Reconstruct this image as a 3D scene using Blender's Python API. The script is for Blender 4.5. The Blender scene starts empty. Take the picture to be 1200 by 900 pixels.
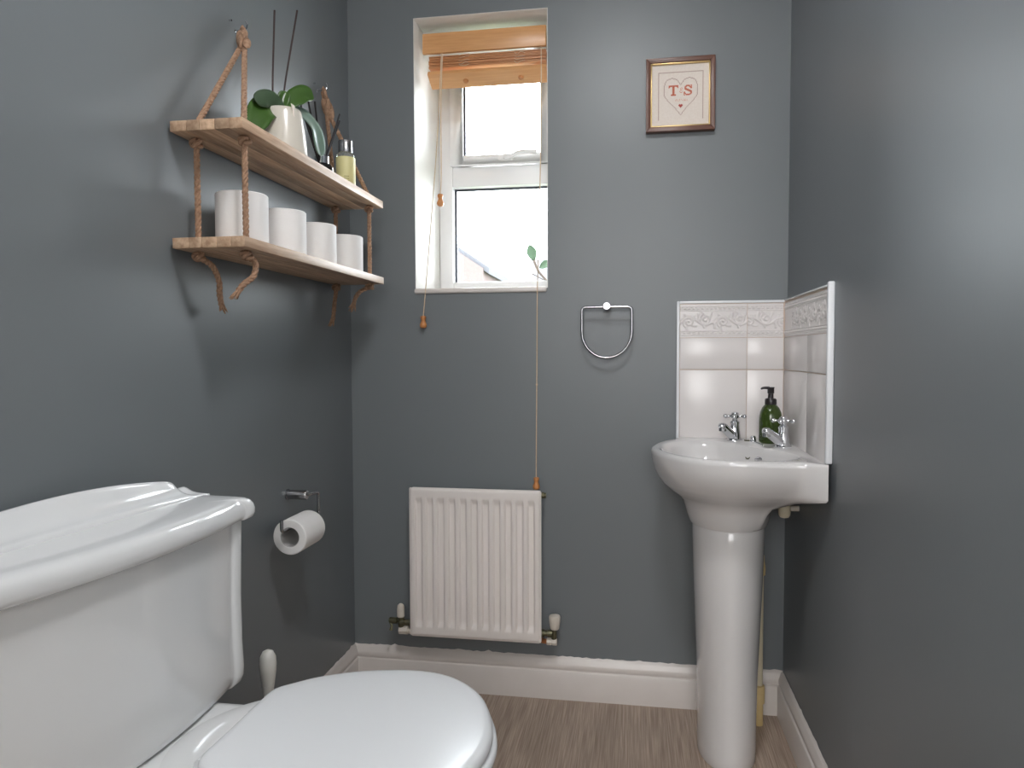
import bpy, bmesh, math, random
import numpy as np
from mathutils import Vector, Matrix
random.seed(7)
PI = math.pi
C = bpy.context.scene.collection
sc = bpy.context.scene

# ------------------------------------------------------------------ camera
FPX, YAW, PITCH, ROLL = 856.1, math.radians(9.392), math.radians(-2.449), math.radians(-0.173)
CAM = Vector((0.8684, -2.1746, 1.0470))
fwd = Vector((-math.sin(YAW)*math.cos(PITCH), math.cos(YAW)*math.cos(PITCH), math.sin(PITCH)))
rgt = Vector((math.cos(YAW), math.sin(YAW), 0)); upv = rgt.cross(fwd)
r2 = rgt*math.cos(ROLL)+upv*math.sin(ROLL); u2 = -rgt*math.sin(ROLL)+upv*math.cos(ROLL)
cd = bpy.data.cameras.new('camera'); cam = bpy.data.objects.new('camera', cd); C.objects.link(cam)
cam.matrix_world = Matrix(((r2.x, u2.x, -fwd.x, CAM.x), (r2.y, u2.y, -fwd.y, CAM.y), (r2.z, u2.z, -fwd.z, CAM.z), (0, 0, 0, 1)))
cd.sensor_width = 36; cd.lens = 36*FPX/1200; cd.clip_start = 0.01
sc.camera = cam

# ------------------------------------------------------------------ world, large lights, exposure
w = bpy.data.worlds.new('overcast_sky'); sc.world = w; w.use_nodes = True
bg = w.node_tree.nodes['Background']; bg.inputs[0].default_value = (0.93, 0.97, 1.0, 1); bg.inputs[1].default_value = 22.0
pl = bpy.data.lights.new('window_portal', 'AREA'); pl.shape = 'RECTANGLE'; pl.size = 0.40; pl.size_y = 0.80
pl.cycles.is_portal = True
po = bpy.data.objects.new('window_portal', pl); C.objects.link(po); po.location = (0.4135, 0.36, 1.64); po.rotation_euler = (-PI/2, 0, 0)
# added soft fill panel, unseen in the hall, shining through the doorway behind the camera
hl = bpy.data.lights.new('hall_fill', 'AREA'); hl.shape = 'RECTANGLE'; hl.size = 1.5; hl.size_y = 1.3; hl.energy = 42; hl.color = (0.99, 0.99, 1.0)
ho = bpy.data.objects.new('hall_fill', hl); C.objects.link(ho); ho.location = (0.70, -4.10, 1.72); ho.rotation_euler = (PI/2, 0, 0)
LAMP = 74.0
sc.view_settings.view_transform = 'Standard'; sc.view_settings.look = 'None'
sc.view_settings.gamma = 1; sc.view_settings.use_curve_mapping = False
sc.view_settings.exposure = 0.17

# ------------------------------------------------------------------ helpers
def lin(c):
    return tuple((v/12.92 if v <= .04045 else ((v+.055)/1.055)**2.4) for v in [x/255 for x in c])
def mat(name, col, rough=.5, metal=0, noise=None, bump=None, spec=.5, coat=0, trans=0, ior=1.5, emit=None, emit_s=0, mapscale=None, sss=0, randv=0):
    """noise=(scale, amount, colour2); bump=(scale, strength, distance)"""
    m = bpy.data.materials.new(name); m.use_nodes = True; nt = m.node_tree; N = nt.nodes; L = nt.links
    b = N['Principled BSDF']; c1 = (*lin(col), 1)
    b.inputs['Base Color'].default_value = c1; b.inputs['Roughness'].default_value = rough; b.inputs['Metallic'].default_value = metal
    b.inputs['Specular IOR Level'].default_value = spec; b.inputs['Coat Weight'].default_value = coat; b.inputs['Coat Roughness'].default_value = .05
    b.inputs['Transmission Weight'].default_value = trans; b.inputs['IOR'].default_value = ior
    if sss: b.inputs['Subsurface Weight'].default_value = sss; b.inputs['Subsurface Radius'].default_value = (.01, .01, .01)
    if emit: b.inputs['Emission Color'].default_value = (*lin(emit), 1); b.inputs['Emission Strength'].default_value = emit_s
    tc = N.new('ShaderNodeTexCoord'); mp = N.new('ShaderNodeMapping'); L.new(tc.outputs['Object'], mp.inputs[0])
    if mapscale: mp.inputs['Scale'].default_value = mapscale
    last = None
    if noise:
        nz = N.new('ShaderNodeTexNoise'); nz.inputs['Scale'].default_value = noise[0]; nz.inputs['Detail'].default_value = 5; L.new(mp.outputs[0], nz.inputs[0])
        rp = N.new('ShaderNodeMapRange'); rp.inputs[1].default_value = .3; rp.inputs[2].default_value = .7; rp.inputs[4].default_value = noise[1]; L.new(nz.outputs['Fac'], rp.inputs[0])
        mx = N.new('ShaderNodeMix'); mx.data_type = 'RGBA'; mx.inputs[6].default_value = c1; mx.inputs[7].default_value = (*lin(noise[2]), 1)
        L.new(rp.outputs[0], mx.inputs[0]); last = mx.outputs[2]; L.new(last, b.inputs['Base Color'])
    if randv:
        oi = N.new('ShaderNodeObjectInfo'); mr = N.new('ShaderNodeMapRange'); mr.inputs[3].default_value = 1-randv; mr.inputs[4].default_value = 1+randv*.6
        L.new(oi.outputs['Random'], mr.inputs[0]); hs = N.new('ShaderNodeHueSaturation'); L.new(mr.outputs[0], hs.inputs['Value'])
        if last: L.new(last, hs.inputs['Color'])
        else: hs.inputs['Color'].default_value = c1
        L.new(hs.outputs[0], b.inputs['Base Color'])
    if bump:
        n2 = N.new('ShaderNodeTexNoise'); n2.inputs['Scale'].default_value = bump[0]; n2.inputs['Detail'].default_value = 4; L.new(mp.outputs[0], n2.inputs[0])
        bp = N.new('ShaderNodeBump'); bp.inputs['Strength'].default_value = bump[1]; bp.inputs['Distance'].default_value = bump[2]
        L.new(n2.outputs['Fac'], bp.inputs['Height']); L.new(bp.outputs[0], b.inputs['Normal'])
    return m

WALLC = (117, 122, 125)
M = {}
M['wall'] = mat('grey_satin_paint', WALLC, .38, noise=(2.2, .35, (109, 114, 118)), bump=(160, .10, .0008), mapscale=(1, 1, .45))
M['ceiling'] = mat('white_ceiling_paint', (238, 236, 232), .8, noise=(6, .2, (228, 226, 222)))
M['reveal'] = mat('white_plaster_paint', (240, 238, 234), .55, noise=(9, .3, (226, 222, 214)), bump=(60, .15, .001))
M['skirt'] = mat('white_gloss_woodwork', (222, 215, 210), .28, noise=(14, .35, (210, 202, 195)), bump=(45, .1, .001))
M['upvc'] = mat('white_window_plastic', (240, 240, 240), .3, noise=(8, .2, (232, 232, 232)))
M['gasket'] = mat('dark_rubber_seal', (70, 72, 82), .6, noise=(30, .2, (60, 62, 70)))
M['porc'] = mat('white_porcelain', (224, 225, 225), .09, noise=(3, .2, (220, 221, 221)), coat=.3)
M['basinp'] = mat('white_basin_porcelain', (222, 220, 219), .1, noise=(3, .2, (218, 216, 215)), coat=.3)
M['seat'] = mat('white_seat_plastic', (228, 230, 232), .25, noise=(4, .2, (224, 226, 228)))
M['rad'] = mat('white_radiator_enamel', (238, 231, 226), .35, noise=(10, .3, (230, 222, 216)))
M['chrome'] = mat('chrome', (222, 224, 228), .07, metal=1, noise=(20, .15, (205, 207, 210)))
M['brushed'] = mat('brushed_steel', (178, 178, 180), .22, metal=1, noise=(40, .3, (150, 150, 152)), mapscale=(1, 1, 8))
M['steel'] = mat('polished_steel', (170, 170, 174), .16, metal=1, noise=(40, .3, (140, 140, 144)))
M['brass'] = mat('tarnished_brass', (122, 116, 92), .4, metal=.8, noise=(60, .7, (74, 82, 66)))
M['copper'] = mat('copper_pipe', (205, 140, 95), .3, metal=.9, noise=(50, .3, (170, 110, 80)))
M['wplas'] = mat('aged_white_plastic', (222, 214, 202), .4, noise=(20, .4, (205, 195, 180)))
M['cream'] = mat('yellowed_cream_plastic', (226, 216, 190), .35, noise=(18, .4, (214, 202, 170)))
M['yel'] = mat('yellow_pipe_fitting', (222, 198, 145), .35, noise=(18, .4, (205, 178, 120)))
M['tile'] = mat('white_glazed_tile', (231, 226, 224), .22, noise=(5, .2, (226, 220, 218)), bump=(14, .015, .002))
M['grout'] = mat('beige_grout', (214, 196, 182), .8, noise=(40, .4, (200, 178, 160)))
M['trimp'] = mat('white_plastic_edge_trim', (240, 242, 245), .2, noise=(10, .2, (232, 234, 238)))
M['pine'] = mat('varnished_pine', (226, 172, 118), .32, noise=(9, .6, (206, 146, 92)), mapscale=(1.2, 12, 14))
M['slat'] = mat('stained_wood_slat', (218, 158, 110), .4, noise=(10, .6, (192, 130, 88)), mapscale=(1.2, 12, 14), randv=.10)
M['acorn'] = mat('turned_oak', (206, 140, 84), .35, noise=(30, .5, (180, 112, 62)), mapscale=(1, 1, 4))
M['cord'] = mat('cream_cord', (226, 205, 178), .8, noise=(200, .5, (200, 176, 146)))
M['board'] = mat('oiled_paulownia_board', (218, 188, 158), .5, noise=(11, .85, (166, 130, 102)), mapscale=(9, .8, 9), bump=(30, .12, .0008), randv=.28)
M['rope'] = mat('jute_rope', (176, 142, 116), .9, noise=(160, .8, (128, 97, 75)), bump=(500, .5, .001))
M['paper'] = mat('white_tissue_paper', (242, 240, 238), .9, noise=(25, .3, (234, 231, 228)), bump=(220, .25, .0006))
M['card'] = mat('grey_cardboard_core', (188, 186, 184), .8, noise=(30, .3, (175, 172, 168)))
M['pot'] = mat('glazed_cream_ceramic', (216, 210, 198), .25, noise=(5, .3, (206, 199, 186)), coat=.3)
M['soil'] = mat('bark_compost', (70, 52, 38), .95, noise=(60, .8, (40, 30, 22)), bump=(90, .8, .004))
M['leaf'] = mat('orchid_leaf_green', (64, 96, 38), .28, noise=(14, .5, (46, 78, 30)), mapscale=(1, 1, 1))
M['leafd'] = mat('orchid_leaf_dark', (72, 92, 68), .4, noise=(14, .5, (52, 74, 52)))
M['leafg'] = mat('orchid_leaf_glaucous', (126, 148, 136), .35, noise=(14, .4, (92, 120, 104)))
M['stem'] = mat('dark_stake', (58, 40, 38), .6, noise=(60, .5, (40, 28, 26)))
M['reed'] = mat('black_reed', (34, 30, 32), .7, noise=(60, .4, (22, 20, 20)))
M['black'] = mat('black_pump_plastic', (38, 34, 36), .3, noise=(30, .3, (28, 26, 28)))
M['amber'] = mat('amber_diffuser_oil_glass', (60, 62, 64), .06, trans=.75, noise=(10, .2, (50, 52, 54)))
M['clear'] = mat('clear_bottle_glass', (225, 228, 226), .05, trans=.8, noise=(10, .1, (215, 220, 216)))
M['green'] = mat('green_bottle_plastic', (74, 98, 34), .1, trans=.55, noise=(8, .4, (56, 78, 26)), coat=.2)
M['label'] = mat('pale_yellow_label', (226, 218, 158), .45, noise=(12, .25, (216, 208, 146)))
M['print'] = mat('olive_print', (150, 140, 80), .6, noise=(30, .3, (135, 125, 70)))
M['frame'] = mat('walnut_frame', (112, 72, 56), .35, noise=(12, .5, (92, 58, 45)), mapscale=(3, 1, 3))
M['gold'] = mat('gold_slip', (206, 178, 126), .3, metal=.8, noise=(30, .3, (184, 154, 102)))
M['linen'] = mat('cream_cross_stitch_linen', (244, 234, 224), .9, noise=(180, .3, (226, 210, 196)), bump=(600, .4, .0006))
M['st_o'] = mat('orange_thread', (214, 118, 88), .8, noise=(300, .4, (196, 98, 72)))
M['st_r'] = mat('red_thread', (186, 66, 56), .8, noise=(300, .4, (164, 50, 44)))
M['st_g'] = mat('taupe_thread', (198, 172, 160), .8, noise=(300, .4, (182, 156, 144)))
M['st_q'] = mat('peach_thread', (226, 158, 128), .8, noise=(300, .4, (212, 140, 110)))
M['st_p'] = mat('pale_peach_thread', (232, 196, 176), .8, noise=(300, .4, (224, 186, 166)))
M['brushp'] = mat('white_brush_plastic', (232, 231, 224), .3, noise=(10, .2, (224, 222, 214)))
M['oleaf'] = mat('garden_leaf', (76, 92, 72), .6, noise=(20, .5, (64, 82, 62)), spec=.2)
M['otwig'] = mat('garden_twig', (70, 58, 52), .8, noise=(40, .5, (96, 78, 66)))
M['obrick'] = mat('darkened_red_brick', (77, 68, 66), .95, noise=(9, .5, (74, 66, 64)), bump=(20, .3, .01), spec=.05)  # colour darkened to offset the over-bright sky, not the brick's own tone
M['orend'] = mat('darkened_grey_render', (71, 72, 74), .95, noise=(4, .4, (68, 69, 71)), spec=.05)  # darkened below real render so daylight outside does not burn it out
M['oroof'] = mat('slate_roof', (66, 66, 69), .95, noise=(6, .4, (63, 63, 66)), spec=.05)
M['ograss'] = mat('garden_ground', (120, 132, 100), .9, noise=(5, .5, (98, 110, 82)))
M['lamp'] = mat('opal_lamp_glass', (255, 250, 244), .4, emit=(252, 252, 254), emit_s=LAMP, noise=(3, .1, (250, 246, 240)))

def floor_mat():
    m = bpy.data.materials.new('woodgrain_lino'); m.use_nodes = True; nt = m.node_tree; N = nt.nodes; L = nt.links; b = N['Principled BSDF']
    tc = N.new('ShaderNodeTexCoord')
    def nz(scale, ms, det=4):
        mp = N.new('ShaderNodeMapping'); mp.inputs['Scale'].default_value = ms; L.new(tc.outputs['Object'], mp.inputs[0])
        n = N.new('ShaderNodeTexNoise'); n.inputs['Scale'].default_value = scale; n.inputs['Detail'].default_value = det; L.new(mp.outputs[0], n.inputs[0]); return n
    a = nz(60, (5.5, .10, 1)); c = nz(5, (3, .5, 1)); d = nz(2.2, (1, 1, 1))
    r = N.new('ShaderNodeValToRGB'); L.new(a.outputs['Fac'], r.inputs[0])
    r.color_ramp.elements[0].position = .36; r.color_ramp.elements[0].color = (*lin((152, 132, 117)), 1)
    r.color_ramp.elements[1].position = .66; r.color_ramp.elements[1].color = (*lin((192, 174, 158)), 1)
    mx = N.new('ShaderNodeMix'); mx.data_type = 'RGBA'; mx.blend_type = 'MULTIPLY'; mx.inputs[0].default_value = .45
    r3 = N.new('ShaderNodeValToRGB'); L.new(c.outputs['Fac'], r3.inputs[0]); r3.color_ramp.elements[0].color = (.55, .52, .5, 1); r3.color_ramp.elements[1].color = (1, 1, 1, 1)
    r3.color_ramp.elements[0].position = .3; r3.color_ramp.elements[1].position = .6
    L.new(r.outputs[0], mx.inputs[6]); L.new(r3.outputs[0], mx.inputs[7])
    m2 = N.new('ShaderNodeMix'); m2.data_type = 'RGBA'; m2.blend_type = 'MULTIPLY'; m2.inputs[0].default_value = .25
    L.new(mx.outputs[2], m2.inputs[6]); L.new(d.outputs['Color'], m2.inputs[7]); 
    L.new(mx.outputs[2], b.inputs['Base Color']); b.inputs['Roughness'].default_value = .45
    bp = N.new('ShaderNodeBump'); bp.inputs['Strength'].default_value = .15; bp.inputs['Distance'].default_value = .001; L.new(a.outputs['Fac'], bp.inputs['Height']); L.new(bp.outputs[0], b.inputs['Normal'])
    return m
M['floor'] = floor_mat()
def pane_mat():
    m = bpy.data.materials.new('window_pane'); m.use_nodes = True; nt = m.node_tree; N = nt.nodes; L = nt.links; N.remove(N['Principled BSDF'])
    t = N.new('ShaderNodeBsdfTransparent'); t.inputs[0].default_value = (.94, .96, .97, 1); g = N.new('ShaderNodeBsdfGlossy'); g.inputs['Roughness'].default_value = .02
    f = N.new('ShaderNodeFresnel'); f.inputs[0].default_value = 1.45; x = N.new('ShaderNodeMixShader')
    L.new(f.outputs[0], x.inputs[0]); L.new(t.outputs[0], x.inputs[1]); L.new(g.outputs[0], x.inputs[2]); L.new(x.outputs[0], N['Material Output'].inputs[0])
    return m
M['pane'] = pane_mat()

def obj(name, verts, faces, m, parent=None, smooth=40, bev=0, seg=2, loc=None, solid=0, sub=0):
    me = bpy.data.meshes.new(name); me.from_pydata([tuple(v) for v in verts], [], [tuple(f) for f in faces]); me.validate()
    bm = bmesh.new(); bm.from_mesh(me); bmesh.ops.remove_doubles(bm, verts=bm.verts, dist=1e-6); bmesh.ops.recalc_face_normals(bm, faces=bm.faces)
    if bev: bmesh.ops.bevel(bm, geom=[e for e in bm.edges if len(e.link_faces) == 2 and e.calc_face_angle(0) > .6], offset=bev, segments=seg, profile=.5, affect='EDGES', clamp_overlap=True)
    bm.to_mesh(me); bm.free()
    if smooth:
        for p in me.polygons: p.use_smooth = True
        if smooth < 180: me.set_sharp_from_angle(angle=math.radians(smooth))
    me.materials.append(m if not isinstance(m, str) else M[m])
    o = bpy.data.objects.new(name, me); C.objects.link(o)
    if parent: o.parent = parent
    if loc: o.location = loc
    if solid:
        md = o.modifiers.new('thickness', 'SOLIDIFY'); md.thickness = solid; md.offset = 0
    if sub:
        md = o.modifiers.new('smooth', 'SUBSURF'); md.levels = sub; md.render_levels = sub
    return o
class G:
    def __init__(s): s.v = []; s.f = []
    def add(s, v, f):
        n = len(s.v); s.v += [tuple(x) for x in v]; s.f += [tuple(i+n for i in q) for q in f]; return s
    def box(s, a, b):
        (x0, y0, z0), (x1, y1, z1) = a, b
        return s.add([(x0,y0,z0),(x1,y0,z0),(x1,y1,z0),(x0,y1,z0),(x0,y0,z1),(x1,y0,z1),(x1,y1,z1),(x0,y1,z1)],
                     [(0,3,2,1),(4,5,6,7),(0,1,5,4),(1,2,6,5),(2,3,7,6),(3,0,4,7)])
    def loft(s, rings, cap0=True, cap1=True, close=True):
        n = len(rings[0]); base = len(s.v)
        for r in rings: s.v += [tuple(p) for p in r]
        for i in range(len(rings)-1):
            for j in range(n if close else n-1):
                k = (j+1) % n; a = base+i*n
                s.f.append((a+j, a+k, a+n+k, a+n+j))
        if cap0: s.f.append(tuple(base+j for j in range(n))[::-1])
        if cap1: s.f.append(tuple(base+(len(rings)-1)*n+j for j in range(n)))
        return s
    def lathe(s, prof, c=(0,0,0), axis='z', n=28):
        rings = []
        for r, h in prof:
            rr = []
            for j in range(n):
                a = 2*PI*j/n; x, y = r*math.cos(a), r*math.sin(a)
                p = (x, y, h) if axis == 'z' else ((h, x, y) if axis == 'x' else (y, h, x))
                rr.append((c[0]+p[0], c[1]+p[1], c[2]+p[2]))
            rings.append(rr)
        cl = prof[0] == prof[-1]
        return s.loft(rings, prof[0][0] > 0 and not cl, prof[-1][0] > 0 and not cl)
    def tube(s, pts, r, n=10, caps=True):
        pts = [Vector(p) for p in pts]; fr = frames(pts); rings = []
        for i, p in enumerate(pts):
            t, u, w_ = fr[i]; rad = r[i] if isinstance(r, (list, tuple)) else r
            rings.append([p+u*rad*math.cos(2*PI*j/n)+w_*rad*math.sin(2*PI*j/n) for j in range(n)])
        return s.loft(rings, caps, caps)
    def build(s, name, m, parent=None, **k): return obj(name, s.v, s.f, m, parent, **k)
def frames(pts):
    T = []
    for i in range(len(pts)):
        a = pts[max(0, i-1)]; b = pts[min(len(pts)-1, i+1)]; T.append((b-a).normalized())
    u = T[0].orthogonal().normalized(); out = []
    for t in T:
        u = (u-t*u.dot(t)).normalized(); out.append((t, u, t.cross(u)))
    return out
def smoothpath(pts, k=8, closed=False):
    P = [Vector(p) for p in pts]; n = len(P); out = []
    for i in range(n if closed else n-1):
        if closed: a, b, c, d = P[(i-1) % n], P[i], P[(i+1) % n], P[(i+2) % n]
        else: a, b, c, d = P[max(0, i-1)], P[i], P[i+1], P[min(n-1, i+2)]
        for j in range(k):
            t = j/k
            out.append(.5*((2*b)+(c-a)*t+(2*a-5*b+4*c-d)*t*t+(-a+3*b-3*c+d)*t**3))
    if not closed: out.append(P[-1])
    return out
def tag(o, label=None, cat=None, group=None, kind=None):
    if label: o['label'] = label
    if cat: o['category'] = cat
    if group: o['group'] = group
    if kind: o['kind'] = kind
    return o
def thing(name, label, cat, loc=(0,0,0), group=None, kind=None):
    o = bpy.data.objects.new(name, None); C.objects.link(o); o.location = loc; o.empty_display_size = .05
    return tag(o, label, cat, group, kind)
def ss(a, b, x):
    t = max(0, min(1, (x-a)/(b-a))); return t*t*(3-2*t)

# ------------------------------------------------------------------ the setting
W, H, YF = 1.30, 2.40, -2.55
X0, X1, Z0, Z1 = .209, .618, 1.240, 2.058        # window opening
YB = .36
floor = tag(G().box((-.12, -4.2, -.1), (1.5, .36, 0)).build('floor', 'floor', smooth=0), 'grey-brown wood-grain vinyl floor', kind='structure')
tag(G().box((-.12, -4.2, H), (1.5, .36, H+.1)).build('ceiling', 'ceiling', smooth=0), 'white painted ceiling', kind='structure')
tag(G().box((-.12, YF, 0), (0, .36, H)).build('wall_left', 'wall', smooth=0), 'grey satin painted wall with the rope shelf', kind='structure')
tag(G().box((W, YF, 0), (W+.12, .36, H)).build('wall_right', 'wall', smooth=0), 'grey satin painted wall beside the basin', kind='structure')
g = G()
g.box((0, 0, 0), (X0, .36, H)).box((X1, 0, 0), (W, .36, H)).box((X0, 0, 0), (X1, .36, Z0)).box((X0, 0, Z1), (X1, .36, H))
tag(g.build('wall_back', 'wall', smooth=0), 'grey satin painted wall with the window', kind='structure')
g = G().box((-.12, YF-.1, 0), (.46, YF, H)).box((1.24, YF-.1, 0), (W+.12, YF, H)).box((.46, YF-.1, 2.02), (1.24, YF, H))
tag(g.build('wall_front', 'wall', smooth=0), 'grey satin painted wall with the doorway', kind='structure')
g = G().box((-.22, -4.2, 0), (-.12, YF-.1, H)).box((1.42, -4.2, 0), (1.52, YF-.1, H)).box((-.22, -4.3, 0), (1.52, -4.2, H))
tag(g.build('wall_hall', 'ceiling', smooth=0), 'pale wall of the hall beyond the doorway', kind='structure')
g = G().box((.41, YF, 0), (.47, YF+.015, 2.07)).box((1.23, YF, 0), (1.29, YF+.015, 2.07)).box((.47, YF, 2.01), (1.23, YF+.015, 2.07))
tag(g.build('trim_1', 'skirt', bev=.003), 'white painted architrave around the doorway', kind='structure')

# skirting boards: moulded profile swept along the wall, with an uneven painted top edge
PROF = [(0, 0), (.018, 0), (.018, .084), (.0165, .0865), (.0125, .0885), (.0125, .092), (.0145, .094), (.0150, .100), (.0135, .107), (.0100, .113), (.0085, .1185), (.0060, .1225), (.0022, .126), (0, .127)]
def skirting(name, a, b, nrm, label, mit=(0, 0), wob=.0016):
    a, b, nrm = Vector(a), Vector(b), Vector(nrm); d = (b-a); L_ = d.length; d.normalize(); n = max(8, int(L_/.012)); rings = []
    rnd = random.Random(name)
    for i in range(n+1):
        t = i/n; jz = rnd.uniform(-1, 1)*wob+(.004 if rnd.random() < .05 else 0); r = []
        for k, (o_, z) in enumerate(PROF):
            s_ = t*L_
            if i == 0: s_ += mit[0]*o_
            if i == n: s_ -= mit[1]*o_
            zz = z+(jz if k >= len(PROF)-2 else (jz*.3 if k == len(PROF)-3 else 0)); oo = o_+(.0012 if k == len(PROF)-1 else 0)
            r.append(a+d*s_+nrm*oo+Vector((0, 0, zz)))
        rings.append(r)
    return tag(G().loft(rings).build(name, 'skirt', smooth=35), label, kind='structure')
skirting('baseboard_back', (0, 0, 0), (W, 0, 0), (0, -1, 0), 'white moulded skirting board under the radiator', (1, 1))
skirting('baseboard_left', (0, YF, 0), (0, 0, 0), (1, 0, 0), 'white moulded skirting board behind the toilet', (0, 1))
skirting('baseboard_right', (W, YF, 0), (W, 0, 0), (-1, 0, 0), 'white moulded skirting board beside the basin pedestal', (0, 1))

# window
win = thing('window_1', 'white plastic casement window with a top-hung opening light', None, ((X0+X1)/2, .29, Z0), kind='structure')
win['kind'] = 'structure'
def wpart(g_, name, m, par=win, **k):
    base = (Vector(win.location) if par is win else Vector(win.location)+Vector(par.location))
    g_.v = [tuple(Vector(v)-Vector(win.location)) for v in g_.v]
    return g_.build(name, m, par, **k)
t = .0022; ex = .0
g = G().box((X0, -ex, Z0), (X0+t, .36, Z1)); rv = wpart(g, 'window_reveal', 'reveal', bev=.003)
wpart(G().box((X1-t, -ex, Z0), (X1, .36, Z1)), 'window_reveal', 'reveal', bev=.003)
wpart(G().box((X0+t, -ex, Z1-t), (X1-t, .36, Z1)), 'window_reveal', 'reveal', bev=.003)
wpart(G().box((X0-.002, -.008, Z0-.012), (X1-.004, .288, Z0+.004)), 'window_sill', 'skirt', bev=.005, seg=3)
F0, F1 = .284, .345
FL, FR, FB, FT = X0+t, X1-t, Z0+.004, Z1-t
LX0, LX1 = .258, .600
wpart(G().box((FL, F0, FB), (LX0, F1, FT)), 'window_frame', 'upvc', bev=.004)
wpart(G().box((LX1, F0, FB), (FR, F1, FT)), 'window_frame', 'upvc', bev=.004)
wpart(G().box((LX0, F0, FB), (LX1, F1, 1.290)), 'window_frame', 'upvc', bev=.004)
wpart(G().box((LX0, F0, 1.612), (LX1, F1, 1.680)), 'window_frame', 'upvc', bev=.004)
wpart(G().box((LX0, F0, 2.02), (LX1, F1, FT)), 'window_frame', 'upvc', bev=.004)
# glazing beads and gaskets of the fixed light
g = G(); q = .006
for a, b in (((LX0, .318, 1.290), (LX0+q, .330, 1.612)), ((LX1-q, .318, 1.290), (LX1, .330, 1.612)), ((LX0+q, .318, 1.606), (LX1-q, .330, 1.612)), ((LX0+q, .318, 1.290), (LX1-q, .330, 1.293))): g.box(a, b)
wpart(g, 'glazing_seal', 'gasket', smooth=0)
wpart(G().box((LX0+.002, .322, 1.292), (LX1-.002, .326, 1.610)), 'pane', 'pane', smooth=0)
# opening sash
SL, SR, SB, ST = .251, .606, 1.682, 2.018
GL, GR, GB, GT = .297, .562, 1.716, 1.984
g = G()
for a, b in (((SL, .272, SB), (GL, .312, ST)), ((GR, .272, SB), (SR, .312, ST)), ((GL, .272, SB), (GR, .312, GB)), ((GL, .272, GT), (GR, .312, ST))): g.box(a, b)
sash = wpart(g, 'sash', 'upvc', bev=.004)
g = G()
for a, b in (((GL, .292, GB), (GL+q, .300, GT)), ((GR-q*.6, .292, GB), (GR, .300, GT)), ((GL+q, .292, GT-q), (GR-q, .300, GT)), ((GL+q, .292, GB), (GR-q, .300, GB+.002))): g.box(a, b)
wpart(g, 'sash_seal', 'gasket', sash, smooth=0)
wpart(G().box((GL+.002, .294, GB+.002), (GR-.002, .298, GT-.002)), 'pane', 'pane', sash, smooth=0)
# espagnolette handle: base plate, neck, lever
g = G().loft([[(.424, y, 1.690), (.466, y, 1.690), (.474, y, 1.699), (.466, y, 1.708), (.424, y, 1.708), (.418, y, 1.699)] for y in (.272, .262, .258)])
g.lathe([(.0085, .245), (.0085, .262)], (.448, 0, 1.702), 'y', 16)
hnd = wpart(g, 'window_handle', 'upvc', sash, bev=.0015)
pts = smoothpath([(.446, .250, 1.700), (.470, .246, 1.701), (.490, .245, 1.710), (.525, .245, 1.712), (.553, .246, 1.708)], 6)
wpart(G().tube(pts, [.0085]*4+[.0065]*(len(pts)-8)+[.0075]*4, 10), 'handle_lever', 'upvc', sash)

# ------------------------------------------------------------------ outdoors, seen over-bright through the glass
tag(G().box((-14, .5, -3.2), (12, 26, -3.0)).build('garden_ground', 'ograss', smooth=0), 'garden ground far below the window', kind='structure')
hb = thing('brick_house', 'pale red brick house seen through the window', 'house', (-3.75, 13, -3.0))
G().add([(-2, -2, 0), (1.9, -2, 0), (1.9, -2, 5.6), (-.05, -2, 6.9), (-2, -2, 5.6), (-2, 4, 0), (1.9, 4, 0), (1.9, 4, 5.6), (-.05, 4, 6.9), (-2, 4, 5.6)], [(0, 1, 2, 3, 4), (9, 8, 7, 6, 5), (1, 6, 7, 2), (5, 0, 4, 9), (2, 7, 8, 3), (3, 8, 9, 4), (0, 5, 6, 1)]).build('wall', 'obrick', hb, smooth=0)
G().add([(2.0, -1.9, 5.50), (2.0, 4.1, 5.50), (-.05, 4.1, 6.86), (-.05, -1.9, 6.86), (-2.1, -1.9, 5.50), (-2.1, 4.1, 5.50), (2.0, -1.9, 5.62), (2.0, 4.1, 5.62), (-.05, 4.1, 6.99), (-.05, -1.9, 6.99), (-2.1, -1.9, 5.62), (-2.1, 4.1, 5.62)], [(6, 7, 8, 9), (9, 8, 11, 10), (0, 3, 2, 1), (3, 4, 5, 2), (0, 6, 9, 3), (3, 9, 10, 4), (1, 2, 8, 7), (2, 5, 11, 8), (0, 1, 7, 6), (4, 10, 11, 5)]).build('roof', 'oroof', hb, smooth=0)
for wx in (-1.3, .5):
    wf = G().box((wx, -2.04, 3.2), (wx+.9, -1.98, 4.6)).build('window', 'upvc', hb, smooth=0)
    G().box((wx+.08, -2.06, 3.28), (wx+.82, -2.03, 4.52)).build('pane', 'gasket', wf, smooth=0)
hg = thing('rendered_house', 'pale grey rendered house seen far off through the window', 'house', (-2.0, 20, -3.0))
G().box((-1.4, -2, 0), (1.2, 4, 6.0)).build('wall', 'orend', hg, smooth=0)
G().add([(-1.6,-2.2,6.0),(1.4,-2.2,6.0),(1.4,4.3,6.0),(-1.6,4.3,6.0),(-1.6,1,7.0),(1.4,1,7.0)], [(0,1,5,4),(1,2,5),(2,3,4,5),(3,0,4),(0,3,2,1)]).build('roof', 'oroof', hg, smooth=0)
for wx in (-1.1, .3):
    wf = G().box((wx, -2.04, 3.0), (wx+.8, -1.98, 4.2)).build('window', 'upvc', hg, smooth=0)
    G().box((wx+.07, -2.06, 3.07), (wx+.73, -2.03, 4.13)).build('pane', 'gasket', wf, smooth=0)

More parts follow.
